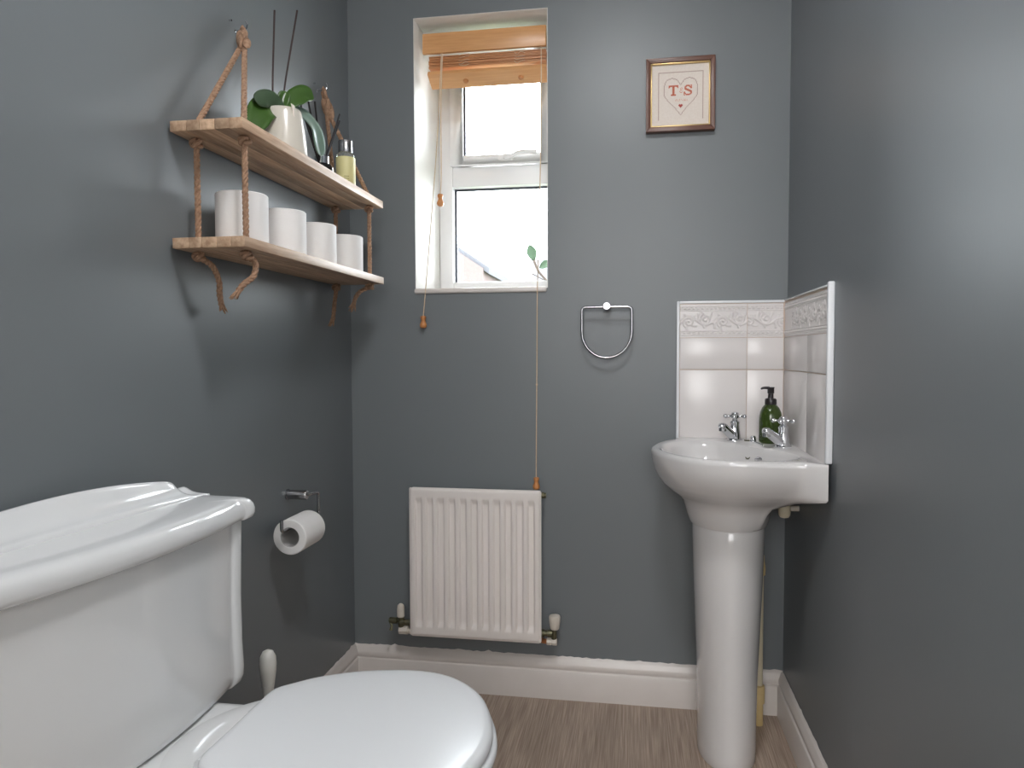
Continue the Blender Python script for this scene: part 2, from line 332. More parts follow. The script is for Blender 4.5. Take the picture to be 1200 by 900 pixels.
def leaf(name, parent, base, tip, width, m, droop=.0, cup=.15, nrm=(0, 0, 1), n=10, thick=.0012, shape=1.0, fold=0):
    base, tip = Vector(base), Vector(tip); ax = tip-base; L_ = ax.length; ax.normalize(); nv = Vector(nrm); nv = (nv-ax*nv.dot(ax)).normalized(); sd = ax.cross(nv)
    V = []; F = []; K = 6
    for i in range(n+1):
        t = i/n; wd = width*.5*(math.sin(PI*min(1, t**shape))**.75 if 0 < t < 1 else .02); c = base+ax*(L_*t)+nv*(droop*L_*4*t*(1-t))
        for k in range(K+1):
            s_ = -1+2*k/K; V.append(c+sd*(wd*s_)+nv*(cup*wd*s_*s_)+nv*(-fold*wd*(1-abs(s_))))
    for i in range(n):
        for k in range(K): a = i*(K+1)+k; F.append((a, a+1, a+K+2, a+K+1))
    return obj(name, V, F, m, parent, smooth=180, solid=thick)
sh = thing('garden_shrub', 'green-leaved shrub outside the lower right of the window', 'shrub', (.66, .62, -3.0))
sl = Vector(sh.location)
def sp(p): return tuple(Vector(p)-sl)
G().tube([sp(x) for x in smoothpath([(.66, .62, -3), (.70, .60, -1), (.64, .60, .6), (.63, .58, 1.18), (.56, .58, 1.30), (.518, .57, 1.352), (.500, .56, 1.395)], 6)], [.03]*12+[.012]*8+[.005]*17, 8).build('stem', 'otwig', sh)
G().tube([sp(x) for x in smoothpath([(.545, .58, 1.315), (.52, .58, 1.33), (.492, .575, 1.345)], 4)], .0022, 6).build('twig', 'otwig', sh)
for b, tp, wd in (((.502, .56, 1.39), (.484, .55, 1.452), .038), ((.520, .57, 1.365), (.572, .56, 1.392), .030), ((.570, .58, 1.32), (.585, .56, 1.372), .034), ((.60, .58, 1.27), (.555, .56, 1.296), .034),
                  ((.470, .60, 1.25), (.452, .58, 1.318), .036), ((.54, .60, 1.26), (.505, .58, 1.300), .026), ((.61, .58, 1.30), (.64, .57, 1.36), .04), ((.60, .6, 1.2), (.53, .59, 1.26), .04)):
    leaf('leaf', sh, sp(b), sp(tp), wd, 'oleaf', .05, .2, (.1, -1, .3))

# ------------------------------------------------------------------ wooden venetian blind
bl = thing('wooden_blind', 'raised wooden venetian blind with pine valance at window top', 'blind', (.42, .06, 1.99))
bo = Vector(bl.location)
def bp_(g_, name, m, par=bl, **k):
    g_.v = [tuple(Vector(v)-bo) for v in g_.v]; return g_.build(name, m, par, **k)
bp_(G().box((.2225, .050, 1.970), (.6075, .062, 2.032)), 'valance', 'pine', bev=.003)
bp_(G().box((.226, .064, 1.985), (.604, .110, 2.030)), 'head_rail', 'skirt', bev=.002)
rr_ = random.Random(3)
zz = 1.9285
for i in range(8):
    dx = rr_.uniform(-.0015, .0015); dy = rr_.uniform(-.002, .002)
    bp_(G().box((.240+dx, .060+dy, zz), (.6055+dx*.4, .110+dy, zz+.0033)), 'slat', 'slat', bev=.0008)
    zz += .0046
# bottom rail, tilted down at the back
rail = G().box((.236, 0, 0), (.6075, .062, .014))
ca, sa = math.cos(math.radians(-27)), math.sin(math.radians(-27))
rail.v = [(x, .054+y*ca-z*sa, 1.9085+y*sa+z*ca) for x, y, z in rail.v]
rl = bp_(rail, 'bottom_rail', 'pine', bev=.003)
for kx in (.352, .525):
    g = G().lathe([(.0, -.006), (.006, -.005), (.0085, -.002), (.0085, .003)], (0, 0, 0), 'z', 16)
    g.v = [(kx+x, .054+.034*ca+y*ca-z*sa, 1.9085+.034*sa+y*sa+z*ca) for x, y, z in g.v]
    bp_(g, 'cord_button', 'acorn', rl)
for kx in (.352, .525):      # bunched ladder cords at the front of the stack
    g = G(); r0 = random.Random(int(kx*1000))
    for j in range(5):
        z_ = 1.930+j*.0085
        pts = smoothpath([(kx-.016, .060, z_+r0.uniform(-.002, .006)), (kx-.007, .0545, z_-r0.uniform(.0, .005)), (kx+.005, .054, z_+r0.uniform(-.002, .004)), (kx+.017, .060, z_+r0.uniform(-.001, .006))], 4)
        g.tube(pts, .0008, 5)
    bp_(g, 'ladder_cord', 'cord')
def cord_pull(pts, name='pull_cord', knot=None, two=False):
    P = smoothpath(pts, 10); c = bp_(G().tube(P, .0017, 6), name, 'cord')
    e = P[-1]
    g = G().lathe([(.0012, .003), (.0075, .0015), (.0088, -.002), (.0078, -.007), (.0062, -.012), (.0078, -.018), (.0104, -.023), (.0108, -.028), (.0088, -.033), (.0040, -.0355), (0, -.036)], tuple(e), 'z', 18)
    bp_(g, 'cord_pull', 'acorn', c)
    if knot: bp_(G().lathe([(0, -.004), (.0028, -.002), (.0028, .002), (0, .004)], knot, 'z', 10), 'knot', 'cord', c)
cord_pull([(.282, .056, 1.972), (.276, .020, 1.70), (.262, -.004, 1.45), (.246, -.012, 1.252), (.237, -.013, 1.158)])
cord_pull([(.285, .057, 1.972), (.283, .040, 1.80), (.2855, .030, 1.60), (.2835, .024, 1.532)])
cord_pull([(.592, .056, 1.972), (.594, .030, 1.70), (.591, .0, 1.40), (.588, -.014, 1.22), (.586, -.0155, .95), (.584, -.0155, .70), (.5845, -.0165, .672)], knot=(.586, -.0135, .952))

# ------------------------------------------------------------------ radiator
rd = thing('radiator', 'white panel radiator with eleven flutes under the window', 'radiator', (.4045, -.045, .19))
ro = Vector(rd.location)
def rp_(g_, name, m, par=rd, **k):
    g_.v = [tuple(Vector(v)-ro) for v in g_.v]; return g_.build(name, m, par, **k)
RX0, RX1, RZ0, RZ1 = .2055, .6035, .190, .6425
NX, NZ = 265, 46
zs = [RZ0+(RZ1-RZ0)*(.5-.5*math.cos(PI*i/NZ)) for i in range(NZ+1)]
V = []; F = []
pitch = (RX1-RX0-.022)/11.0
for z in zs:
    for i in range(NX+1):
        x = RX0+(RX1-RX0)*i/NX
        u = ((x-RX0-.011)/pitch) % 1.0; inside = RX0+.011 < x < RX1-.011
        d = abs(u-.5)*pitch
        e = min(x-RX0, RX1-x, z-RZ0, RZ1-z)
        y = 0.0
        if inside:
            rib = 1-ss(.0070, .0125, d)
            endz = ss(RZ0+.030, RZ0+.046, z)*(1-ss(RZ1-.046, RZ1-.030, z))
            y = .0090*rib*endz
        y += .006*(1-ss(0, .006, e))
        V.append((x, -.0720+y, z))
n1 = NX+1
for j in range(NZ):
    for i in range(NX): a = j*n1+i; F.append((a, a+1, a+n1+1, a+n1))
g = G().add(V, F); rp_(g, 'front_panel', 'rad', smooth=180, solid=.0012)
rp_(G().box((RX0+.002, -.058, RZ0+.002), (RX1-.002, -.044, RZ1-.002)), 'water_panel', 'rad', bev=.004, seg=3)
for bx in (.28, .52): rp_(G().box((bx, -.046, .24), (bx+.03, .0, .60)), 'wall_bracket', 'rad', bev=.002)
# seam line round the edge
g = G().tube([(RX0+.004, -.0655, RZ0), (RX1-.004, -.0655, RZ0)], .0022, 6); rp_(g, 'edge_seam', 'rad')
rp_(G().tube([(RX0, -.0655, RZ0+.004), (RX0, -.0655, RZ1-.004)], .0022, 6), 'edge_seam', 'rad')
rp_(G().tube([(RX1, -.0655, RZ0+.004), (RX1, -.0655, RZ1-.004)], .0022, 6), 'edge_seam', 'rad')
g = G().lathe([(.0095, RX1-.003), (.0095, RX1+.008), (.0075, RX1+.009), (.0075, RX1+.014), (.003, RX1+.0145)], (0, -.048, .626), 'x', 8); rp_(g, 'bleed_valve', 'brass', smooth=20)
# left valve
vl = rp_(G().lathe([(.008, .166), (.0115, .168), (.0115, .180), (.009, .182), (.009, .1975), (.0115, .198), (.0115, .206)], (0, -.05, .222), 'x', 12).tube([(.170, -.05, .243), (.170, -.05, .196)], .0095, 12), 'lockshield_valve', 'brass', smooth=35)
rp_(G().lathe([(.0095, .238), (.0115, .240), (.0118, .262), (.010, .274), (.005, .279), (0, .280)], (.169, -.05, 0), 'z', 18), 'valve_cap', 'wplas', vl)
rp_(G().lathe([(.0075, .168-.036), (.0095, .168-.034), (.0095, .168-.012), (.0065, .168-.010), (.0065, .168)], (0, -.05, .226), 'x', 10).tube([(.135, -.052, .224), (.142, -.056, .210), (.139, -.058, .198)], [.0045, .004, .006], 8), 'drain_cock', 'brass', vl, smooth=35)
rp_(G().lathe([(.0125, .168-.004), (.0135, .168), (.0135, .190), (.0125, .192)], (0, -.05, .198), 'x', 8).tube([(.188, -.05, .198), (.200, -.05, .194), (.203, -.03, .192), (.203, 0, .192)], .0075, 10), 'compression_nut', 'wplas', vl, smooth=25)
# right valve
vr = rp_(G().lathe([(.0115, .6025), (.0115, .612), (.009, .613), (.009, .622), (.0115, .623), (.0115, .636), (.009, .637)], (0, -.05, .214), 'x', 12).tube([(.642, -.05, .240), (.641, -.05, .192)], .008, 12), 'thermostatic_valve', 'brass', smooth=35)
rp_(G().lathe([(.0115, .228), (.0135, .232), (.0165, .252), (.0172, .264), (.0155, .269), (.006, .272), (0, .272)], (.643, -.05, 0), 'z', 20), 'valve_cap', 'wplas', vr)
rp_(G().lathe([(.0095, .6195), (.0115, .621), (.0115, .632), (.010, .633), (.010, .636), (.0115, .637), (.0115, .648), (.0095, .650)], (0, -.05, .190), 'x', 8), 'compression_nut', 'wplas', vr, smooth=25)
rp_(G().tube([(.620, -.05, .190), (.610, -.05, .190), (.603, -.045, .190), (.600, -.03, .190), (.600, 0, .190)], .0072, 10), 'pipe_tail', 'copper', vr)

# ------------------------------------------------------------------ tiled splashback
sp_ = thing('tile_splashback', 'white tiled splashback with embossed border behind the basin', 'splashback', (W, 0, .80))
so = Vector(sp_.location)
def tp_(g_, name, m, par=sp_, **k):
    g_.v = [tuple(Vector(v)-so) for v in g_.v]; return g_.build(name, m, par, **k)
TX0, TZT = .993, 1.194
tp_(G().box((TX0+.006, -.0072, .775), (W-.002, 0, TZT-.003)), 'grout_bed', 'grout', smooth=0)
tp_(G().box((W-.0072, -.480, .802), (W, -.0072, TZT-.003)), 'grout_bed', 'grout', smooth=0)
tp_(G().box((TX0, -.0135, .790), (TX0+.0085, 0, TZT)), 'edge_trim', 'trimp', bev=.003, seg=3)
tp_(G().box((TX0+.0085, -.0110, TZT-.0075), (W-.010, 0, TZT)), 'edge_trim', 'trimp', bev=.002)
tp_(G().box((W-.0140, -.495, .801), (W, -.480, 1.200)), 'edge_trim', 'trimp', bev=.003, seg=3)
tp_(G().box((W-.0105, -.480, TZT-.003), (W, -.010, TZT+.001)), 'edge_trim', 'trimp', bev=.001)
def relief_height(u, v):
    """u, v arrays in metres over one 0.19 x 0.095 border tile: beads, rails and a scrolling acanthus"""
    Wd, Hd = .19, .095
    h = np.zeros_like(u)
    def ridge(d, w_, a): return a*np.clip(1-(d/w_)**2, 0, 1)**.7
    for zc in (.0125, Hd-.0125):
        h = np.maximum(h, ridge(np.abs(v-zc-(.0055 if zc < .05 else -.0055)), .0016, .0016)); h = np.maximum(h, ridge(np.abs(v-zc+(.0055 if zc < .05 else -.0055)), .0016, .0016))
        s_ = .0126; d = np.sqrt((((u+.5*s_) % s_)-.5*s_)**2+((v-zc)*1.3)**2); h = np.maximum(h, ridge(d, .0046, .0026))
    pts = []
    def poly(P, w_, a):
        nonlocal h
        d = np.full_like(u, 9.)
        for x, y in P: d = np.minimum(d, (u-x)**2+(v-y)**2)
        h = np.maximum(h, ridge(np.sqrt(d), w_, a))
    T = np.linspace(0, 1, 90)
    poly([(t_*Wd, .0475+.012*math.sin(2*PI*t_*2)) for t_ in T], .0032, .0030)
    for k in range(4):
        cx = Wd*(k+.5)/4; sg = 1 if k % 2 else -1; cy = .0475+sg*.004
        poly([(cx+.0165*(1-.85*t_)*math.cos(sg*(2.2+t_*9.5)), cy+.0165*(1-.85*t_)*math.sin(sg*(2.2+t_*9.5))) for t_ in T], .0025, .0032)
        for j in range(5):
            a_ = .5+j*1.25; x0 = cx+.012*math.cos(a_); y0 = cy+.012*math.sin(a_)
            poly([(x0+.013*t_*math.cos(a_+.6*t_), y0+.013*t_*math.sin(a_+.6*t_)) for t_ in np.linspace(0, 1, 12)], .0028, .0024)
        poly([(cx+Wd/8+.002*t_, .0475-sg*.02*t_) for t_ in np.linspace(0, 1, 14)], .0036, .0028)
    m_ = ss
    return np.where((v < .006) | (v > Hd-.006), 0, h)
def border_tile(u0, u1, place, name='border_tile'):
    nu, nv = max(30, int((u1-u0)/.0013)), 72
    uu, vv = np.meshgrid(np.linspace(u0, u1, nu+1), np.linspace(0, .095, nv+1)); hh = relief_height(uu, vv)
    V = [place(uu[j, i]-u0, vv[j, i], .003+hh[j, i]) for j in range(nv+1) for i in range(nu+1)]; n_ = nu+1
    F = [(j*n_+i, j*n_+i+1, (j+1)*n_+i+1, (j+1)*n_+i) for j in range(nv) for i in range(nu)]
    # skirt to the wall
    edge = [i for i in range(n_)]+[j*n_+nu for j in range(1, nv+1)]+[nv*n_+i for i in range(nu-1, -1, -1)]+[j*n_ for j in range(nv-1, 0, -1)]
    b0 = len(V)
    for e in edge:
        j, i = divmod(e, n_); V.append(place(uu[j, i]-u0, vv[j, i], -.004))
    for k in range(len(edge)): a, b = edge[k], edge[(k+1) % len(edge)]; F.append((a, b, b0+(k+1) % len(edge), b0+k))
    tp_(G().add(V, F), name, 'tile', smooth=50)
BZ = 1.0895
gr = .0016
xa, xb, xc = TX0+.010, 1.190, 1.2885
border_tile(0, xb-xa-gr, lambda u, v, h: (xa+u, -.006-h, BZ+v))
border_tile(.02, .02+xc-xb-gr, lambda u, v, h: (xb+u, -.006-h, BZ+v))
RW = W
ye = [-.011, -.290, -.479]
border_tile(0, .19, lambda u, v, h: (RW-.006-h, -.289-u*.189/.19, BZ+v))
border_tile(-.088, .189, lambda u, v, h: (RW-.006-h, -.0115-u, BZ+v))
rows = [(.775, .9955), (.998, BZ-.0016)]
for z0, z1 in rows:
    tp_(G().box((xa, -.0105, z0), (xb-gr, -.004, z1)), 'tile', 'tile', bev=.0012)
    tp_(G().box((xb, -.0105, z0), (xc, -.004, z1)), 'tile', 'tile', bev=.0012)
    tp_(G().box((RW-.0105, -.2885, z0), (RW-.004, -.0115, z1)), 'tile', 'tile', bev=.0012)
    tp_(G().box((RW-.0105, -.479, z0), (RW-.004, -.290, z1)), 'tile', 'tile', bev=.0012)

# ------------------------------------------------------------------ corner basin on a pedestal
BCX, BCY = 1.115, -.215
bs = thing('basin', 'white corner wash basin on a tall pedestal', 'basin', (BCX, BCY, 0))
def closed_radial(pts, n=128, k=10, c=(BCX, BCY), smooth=True):
    P = [Vector((x, y, 0)) for x, y in pts]; Q = smoothpath(P, k, True) if smooth else P
    out = []
    for j in range(n):
        a = 2*PI*j/n; d = (math.cos(a), math.sin(a)); best = 0
        for i in range(len(Q)):
            ax, ay = Q[i].x-c[0], Q[i].y-c[1]; bx, by = Q[(i+1) % len(Q)].x-c[0], Q[(i+1) % len(Q)].y-c[1]
            ex, ey = bx-ax, by-ay; den = d[0]*ey-d[1]*ex
            if abs(den) < 1e-12: continue
            t_ = (ax*ey-ay*ex)/den; s_ = (ax*d[1]-ay*d[0])/den
            if t_ > 0 and -1e-9 <= s_ <= 1+1e-9: best = max(best, t_)
        out.append(best)
    return out
wallx, wally = W-.0108, -.0108
front = [(wallx, -.508), (1.270, -.494), (1.242, -.483), (1.18, -.480), (1.10, -.478), (1.03, -.455), (.972, -.405), (.933, -.335), (.9165, -.25), (.926, -.165), (.952, -.09), (.985, -.040), (1.010, wally)]
fs = smoothpath([Vector((x, y, 0)) for x, y in front], 8)
outline = [(p.x, p.y) for p in fs]
full = closed_radial(outline+[(1.15, wally), (wallx, wally), (wallx, -.2)], smooth=False)
NB = len(full)
neck = [.0 for _ in range(NB)]
for j in range(NB):
    a = 2*PI*j/NB; rx = .097; neck[j] = rx*.126/math.hypot(.126*math.cos(a), rx*math.sin(a))
inner_pts = [(1.215, -.425), (1.13, -.452), (1.05, -.435), (.985, -.375), (.947, -.29), (.948, -.20), (.975, -.125), (1.025, -.075), (1.085, -.075), (1.13, -.115), (1.175, -.175), (1.21, -.235), (1.245, -.30), (1.255, -.375)]
inner = closed_radial(inner_pts)
def ring(rads, z, cx=BCX, cy=BCY): return [(cx+rads[j]*math.cos(2*PI*j/NB)-BCX, cy+rads[j]*math.sin(2*PI*j/NB)-BCY, z) for j in range(NB)]
def wallness(j):
    a = 2*PI*j/NB; x = BCX+full[j]*math.cos(a); y = BCY+full[j]*math.sin(a)
    return max(ss(.05, .0, wallx-x), ss(.05, 0, wally-y))
wn = [wallness(j) for j in range(NB)]
rings = []
prof = [(.606, .0), (.612, .03), (.630, .085), (.650, .14), (.668, .22), (.682, .38), (.696, .56), (.712, .72), (.730, .84), (.750, .93), (.770, .975), (.786, .995), (.794, 1.0)]
wprof = [(.606, .0), (.630, .05), (.660, .15), (.690, .42), (.708, .80), (.716, .97), (.722, 1.0), (.80, 1.0)]
def pv(P, z):
    for (a, b), (c, d) in zip(P, P[1:]):
        if a <= z <= c: return b+(d-b)*(z-a)/(c-a)
    return P[-1][1]
for z, s_ in prof+[(.7165, None), (.723, None)]:
    pass
zl = sorted(set([z for z, _ in prof]+[.700, .706, .7165, .722]))
for z in zl:
    rr = []
    for j in range(NB):
        s0, s1 = pv(prof, z), pv(wprof, z); s_ = s0+(max(s1, s0)-s0)*wn[j]; rr.append(neck[j]+(full[j]-neck[j])*s_)
    rings.append(ring(rr, z))
def mix(a, b, t_): return [x+(y-x)*t_ for x, y in zip(a, b)]
off = [f-(.004 if wn[j] < .5 else 0) for j, f in enumerate(full)]
rings.append(ring(off, .7985)); rings.append(ring([f-(.012 if wn[j] < .5 else 0) for j, f in enumerate(full)], .8005))
rings.append(ring([min(f-(.012 if wn[j] < .5 else 0), i+.008) for j, (f, i) in enumerate(zip(full, inner))], .7995))
rings.append(ring(inner, .7965))
for z, s_ in ((.785, .965), (.765, .92), (.735, .82), (.705, .66), (.688, .48), (.680, .28), (.678, .10)):
    rings.append(ring([r*s_ for r in inner], z, BCX-.01*(1-s_), BCY-.02*(1-s_)))
G().loft(rings).build('bowl', 'basinp', bs, smooth=50)
# pedestal
pr = []
for z, rx in ((.0, .0725), (.004, .074), (.03, .074), (.06, .074), (.12, .0745), (.22, .0765), (.34, .0815), (.46, .0865), (.55, .0895), (.600, .0905), (.6055, .0885)):
    pr.append([(rx*math.cos(2*PI*j/64), rx*(1.68-.55*z)*math.sin(2*PI*j/64)-.004, z) for j in range(64)])
G().loft(pr).build('pedestal', 'basinp', bs, smooth=50)
# overflow
ov = Vector((1.157, -.118, .775)); G().lathe([(.0065, 0), (.0095, 0), (.0095, .004), (.0065, .004)], (0, 0, 0), 'x', 20)
g = G(); g.lathe([(.0085, .0), (.0105, .001), (.0105, .004), (.0085, .005), (.007, .004), (.0065, -.004), (0, -.004)], (0, 0, 0), 'z', 20)
dirn = Vector((-.72, -.45, .52)).normalized(); q_ = Vector((0, 0, 1)).rotation_difference(dirn)
g.v = [tuple(q_ @ Vector(v)+Vector((1.174, -.174, .771))-Vector((BCX, BCY, 0))) for v in g.v]; g.build('overflow', 'brass', bs)
g = G().lathe([(0, 0), (.012, .001), (.019, .003), (.020, .002), (.020, -.004)], (-.012, -.022, .679), 'z', 20); g.build('waste_outlet', 'chrome', bs)

def tap(name, loc, ang, label, grp):
    t_ = thing(name, label, 'tap', loc, grp)
    G().lathe([(.0215, 0), (.022, .003), (.019, .006), (.0165, .010), (.0155, .018), (.0130, .034), (.0120, .046), (.0135, .050), (.0135, .054), (.0085, .057), (.0065, .062), (.0065, .066)], n=24).build('body', 'chrome', t_, smooth=50)
    d = Vector((math.cos(ang), math.sin(ang), 0))
    P = [d*.004+Vector((0, 0, .010)), d*.016+Vector((0, 0, .019)), d*.030+Vector((0, 0, .029)), d*.044+Vector((0, 0, .038)), d*.053+Vector((0, 0, .0425)), d*.060+Vector((0, 0, .0425)), d*.0635+Vector((0, 0, .0400))]
    sp2 = G().tube(P, [.0130, .0130, .0122, .0116, .0116, .0108, .006], 16).build('spout', 'chrome', t_, smooth=60)
    e = d*.054+Vector((0, 0, .035)); G().lathe([(.008, .006), (.0105, .004), (.0105, -.004), (.008, -.005), (.007, -.001), (0, -.001)], tuple(e), 'z', 18).build('nozzle', 'chrome', sp2)
    hd = G().lathe([(.0065, .062), (.0115, .064), (.0125, .069), (.0115, .074), (.0095, .0765), (.0095, .079), (.006, .0805), (0, .081)], n=20).build('handle', 'chrome', t_, smooth=50)
    for k in range(4):
        a = ang+.55+k*PI/2; u = Vector((math.cos(a), math.sin(a), 0)); c0 = Vector((0, 0, .069))
        G().tube([c0+u*x for x in (.008, .014, .019, .0215, .0245, .028, .0305, .0315)], [.0048, .0034, .0032, .0048, .0060, .0060, .0042, .0015], 12).build('handle_arm', 'chrome', hd, smooth=60)
    return t_
DZ = .7995
tap('basin_tap', (1.150, -.068, DZ), math.radians(226), 'chrome cross-head tap on the basin nearest the back wall', 'cross-head basin taps')
tap('basin_tap', (1.254, -.198, DZ), math.radians(212), 'chrome cross-head tap on the basin nearest the right wall', 'cross-head basin taps')
# plug on a chain
pg = thing('basin_plug', 'chrome basin plug hanging on a bead chain', 'plug', (1.197, -.085, DZ))
G().lathe([(.009, 0), (.010, .002), (.0085, .005), (.0070, .011), (.0075, .014), (.005, .017), (0, .0175)], n=18).build('chain_stay', 'chrome', pg)
ch = [Vector(p)-Vector(pg.location) for p in smoothpath([(1.197, -.085, DZ+.012), (1.198, -.098, DZ+.0045), (1.200, -.120, DZ+.003), (1.204, -.150, DZ+.003), (1.206, -.178, DZ+.003), (1.203, -.197, DZ-.004), (1.199, -.206, DZ-.014), (1.197, -.210, DZ-.022)], 8)]
g = G()
for p_ in ch: g.lathe([(0, -.0016), (.0013, -.001), (.0016, 0), (.0013, .001), (0, .0016)], tuple(p_), 'z', 6)
g.tube(ch, .0006, 5); o = g.build('bead_chain', 'chrome', pg)
e = ch[-1]; G().lathe([(0, .004), (.003, .003), (.004, -.001), (.013, -.004), (.0155, -.007), (.0145, -.014), (0, -.015)], tuple(e), 'z', 18).build('plug', 'chrome', pg)
# chain links lying between the taps
g = G().tube([Vector(x)-Vector(pg.location) for x in smoothpath([(1.197, -.085, DZ+.003), (1.187, -.078, DZ+.0025), (1.175, -.073, DZ+.0025)], 6)], .0018, 6); g.build('chain_end', 'brass', pg)

# soap dispenser
sd = thing('soap_dispenser', 'green pump soap bottle standing on the basin corner', 'soap bottle', (1.238, -.108, DZ))
G().lathe([(.024, 0), (.0285, .002), (.0300, .006), (.0302, .060), (.0298, .070), (.0275, .084), (.0225, .096), (.0160, .104), (.0125, .107), (.0125, .110)], n=36).build('bottle', 'green', sd, smooth=50)
pp = G().lathe([(.0145, .104), (.0155, .106), (.0155, .118), (.0135, .1215), (.0075, .123), (.0070, .137), (.0085, .1375)], n=24).build('pump_collar', 'black', sd, smooth=40)
hd = G().lathe([(.0060, .134), (.0090, .136), (.0090, .149), (.0100, .150), (.0095, .1525), (0, .153)], n=20)
hd.tube([(-.004, 0, .150), (-.016, -.001, .1505), (-.023, -.002, .1495), (-.0255, -.002, .1465)], [.0042, .0036, .0030, .0026], 10); hd.build('pump_head', 'black', pp, smooth=50)

# pipework behind the pedestal
wp = thing('waste_pipe', 'cream plastic pipe rising behind the basin pedestal', 'pipe', (1.221, -.075, 0))
G().lathe([(.0105, .10), (.0105, .44)], n=16).build('pipe', 'cream', wp)
G().lathe([(.0105, .425), (.0145, .427), (.0150, .442), (.0145, .452), (.0125, .462), (.0110, .482)], n=18).build('coupling', 'yel', wp)
G().lathe([(.0, .0), (.0125, .0), (.0125, .062), (.0165, .064), (.0165, .106), (.0155, .112), (.0105, .114)], n=18).build('coupling', 'yel', wp)
sv = thing('supply_pipe', 'cream isolating valve under the basin by the right wall', 'pipe', (1.264, -.175, .60))
G().lathe([(.004, .010), (.011, .012), (.0150, .018), (.0160, .028), (.0160, .046), (.0135, .050), (.0095, .052), (.0085, .075)], n=18).build('valve_body', 'cream', sv, smooth=35)
G().tube([(0, 0, .036), (.036, .0, .036)], .0075, 10).build('pipe', 'wplas', sv)

# ------------------------------------------------------------------ toilet
TY = -1.216
to = thing('toilet', 'white close-coupled toilet with a traditional curved cistern', 'toilet', (0, TY, 0))
def tank_outline(h, off, n=36, bow=.026, v0=.139, notch=.0045, notch_w=.036):
    """closed plan outline, wall side flat; u along y, v along x"""
    half = []
    vc = v0+off; r = .016; hh = h+off
    half.append((hh, .004)); half.append((hh, .06)); half.append((hh, vc-r-.001))
    for k in range(1, 6): a = k/6*PI/2; half.append((hh-r+r*math.cos(a), vc-r+r*math.sin(a)))
    half.append((hh-r, vc)); half.append((hh-notch_w+.009, vc))
    u1 = hh-notch_w
    for k in range(1, 4): half.append((hh-notch_w+.009-.009*k/3, vc-notch*math.sin(k/3*PI/2)))
    for k in range(1, n//2+1):
        u = u1*(1-k/(n//2)); half.append((u, vc-notch+bow*(1-(u/u1)**2)**1.0+ .0))
    pts = half+[(-u, v) for u, v in half[-2::-1]]
    return pts
def tring(h, off, z, **k): return [(v, u, z) for u, v in tank_outline(h, off, **k)]
TH = .264
rings = []
for z, o_ in ((.437, -.020), (.4385, -.010), (.444, -.004), (.455, -.001), (.470, -.0005), (.52, -.002), (.60, -.0025), (.68, -.0015), (.7355, .0)):
    z += .0145
    rings.append(tring(TH, o_, z))
cis = G().loft(rings).build('cistern', 'porc', to, smooth=50)
CROT = math.radians(-4.5); cis.rotation_euler = (0, 0, CROT); cis.location = (.0205, 0, 0)
# cistern lid with raised back crown
def rshrink(rg, s_):
    return rg
rings = [tring(TH, .001, .7365), tring(TH, .010, .7368), tring(TH, .0145, .740), tring(TH, .0165, .747), tring(TH, .0165, .755), tring(TH, .0145, .763), tring(TH, .0105, .7695), tring(TH, .004, .7735), tring(TH, -.006, .7752), tring(TH, -.03, .7755)]
lid = G().loft(rings)
def crown_h(u):
    a = abs(u); e = TH+.012
    return .012*(1-ss(e-.010, e-.002, a))+.016*(1-ss(e-.050, e-.030, a))+.019*max(0, 1-(a/(e-.045))**2)*(1-ss(e-.060, e-.040, a))
NU = 120; cr = []
prof_c = [(.003, -.02), (.003, .90), (.006, .985), (.012, 1.0), (.018, .98), (.024, .88), (.032, .64), (.042, .42), (.054, .29), (.066, .22), (.076, .19), (.081, .15), (.085, .05), (.087, -.05)]
for i in range(NU+1):
    u = -(TH+.011)+2*(TH+.011)*i/NU; h_ = crown_h(u)
    cr.append([(.003+(v-.003)*.66, u, .7750+(h_*q if q > 0 else q*.06)) for v, q in prof_c])
lid.loft(cr, True, True, True)
cl_ = lid.build('cistern_lid', 'porc', to, smooth=50); cl_.rotation_euler = (0, 0, CROT); cl_.location = (.0205, 0, .0145)
# pan
NP = 96
def egg(xb, xf, hw, z, back=.55, p_back=2.6, dy=0):
    """closed outline: squarish back at x=xb, round front at x=xf, half width hw"""
    out = []; xm = xb+(xf-xb)*back
    for j in range(NP):
        a = 2*PI*j/NP; c_, s_ = math.cos(a), math.sin(a)
        if c_ >= 0: x = xm+(xf-xm)*c_; y = hw*s_
        else:
            e = 2/p_back; x = xm-(xm-xb)*abs(c_)**e; y = hw*math.copysign(abs(s_)**(1-.0), s_)
        out.append((x, y+dy, z))
    return out
rings = [egg(.10, .50, .115, -.0145), egg(.10, .50, .115, .0), egg(.095, .505, .120, .004), egg(.10, .50, .112, .03), egg(.12, .47, .098, .09), egg(.13, .47, .098, .16), egg(.13, .51, .115, .22), egg(.13, .575, .150, .29), egg(.14, .622, .183, .35), egg(.17, .652, .194, .40), egg(.17, .656, .198, .425), egg(.172, .654, .196, .434), egg(.18, .646, .188, .4375),
         egg(.235, .585, .14, .4375), egg(.25, .575, .13, .425), egg(.27, .55, .11, .34), egg(.30, .48, .07, .25)]
pan = G().loft(rings)
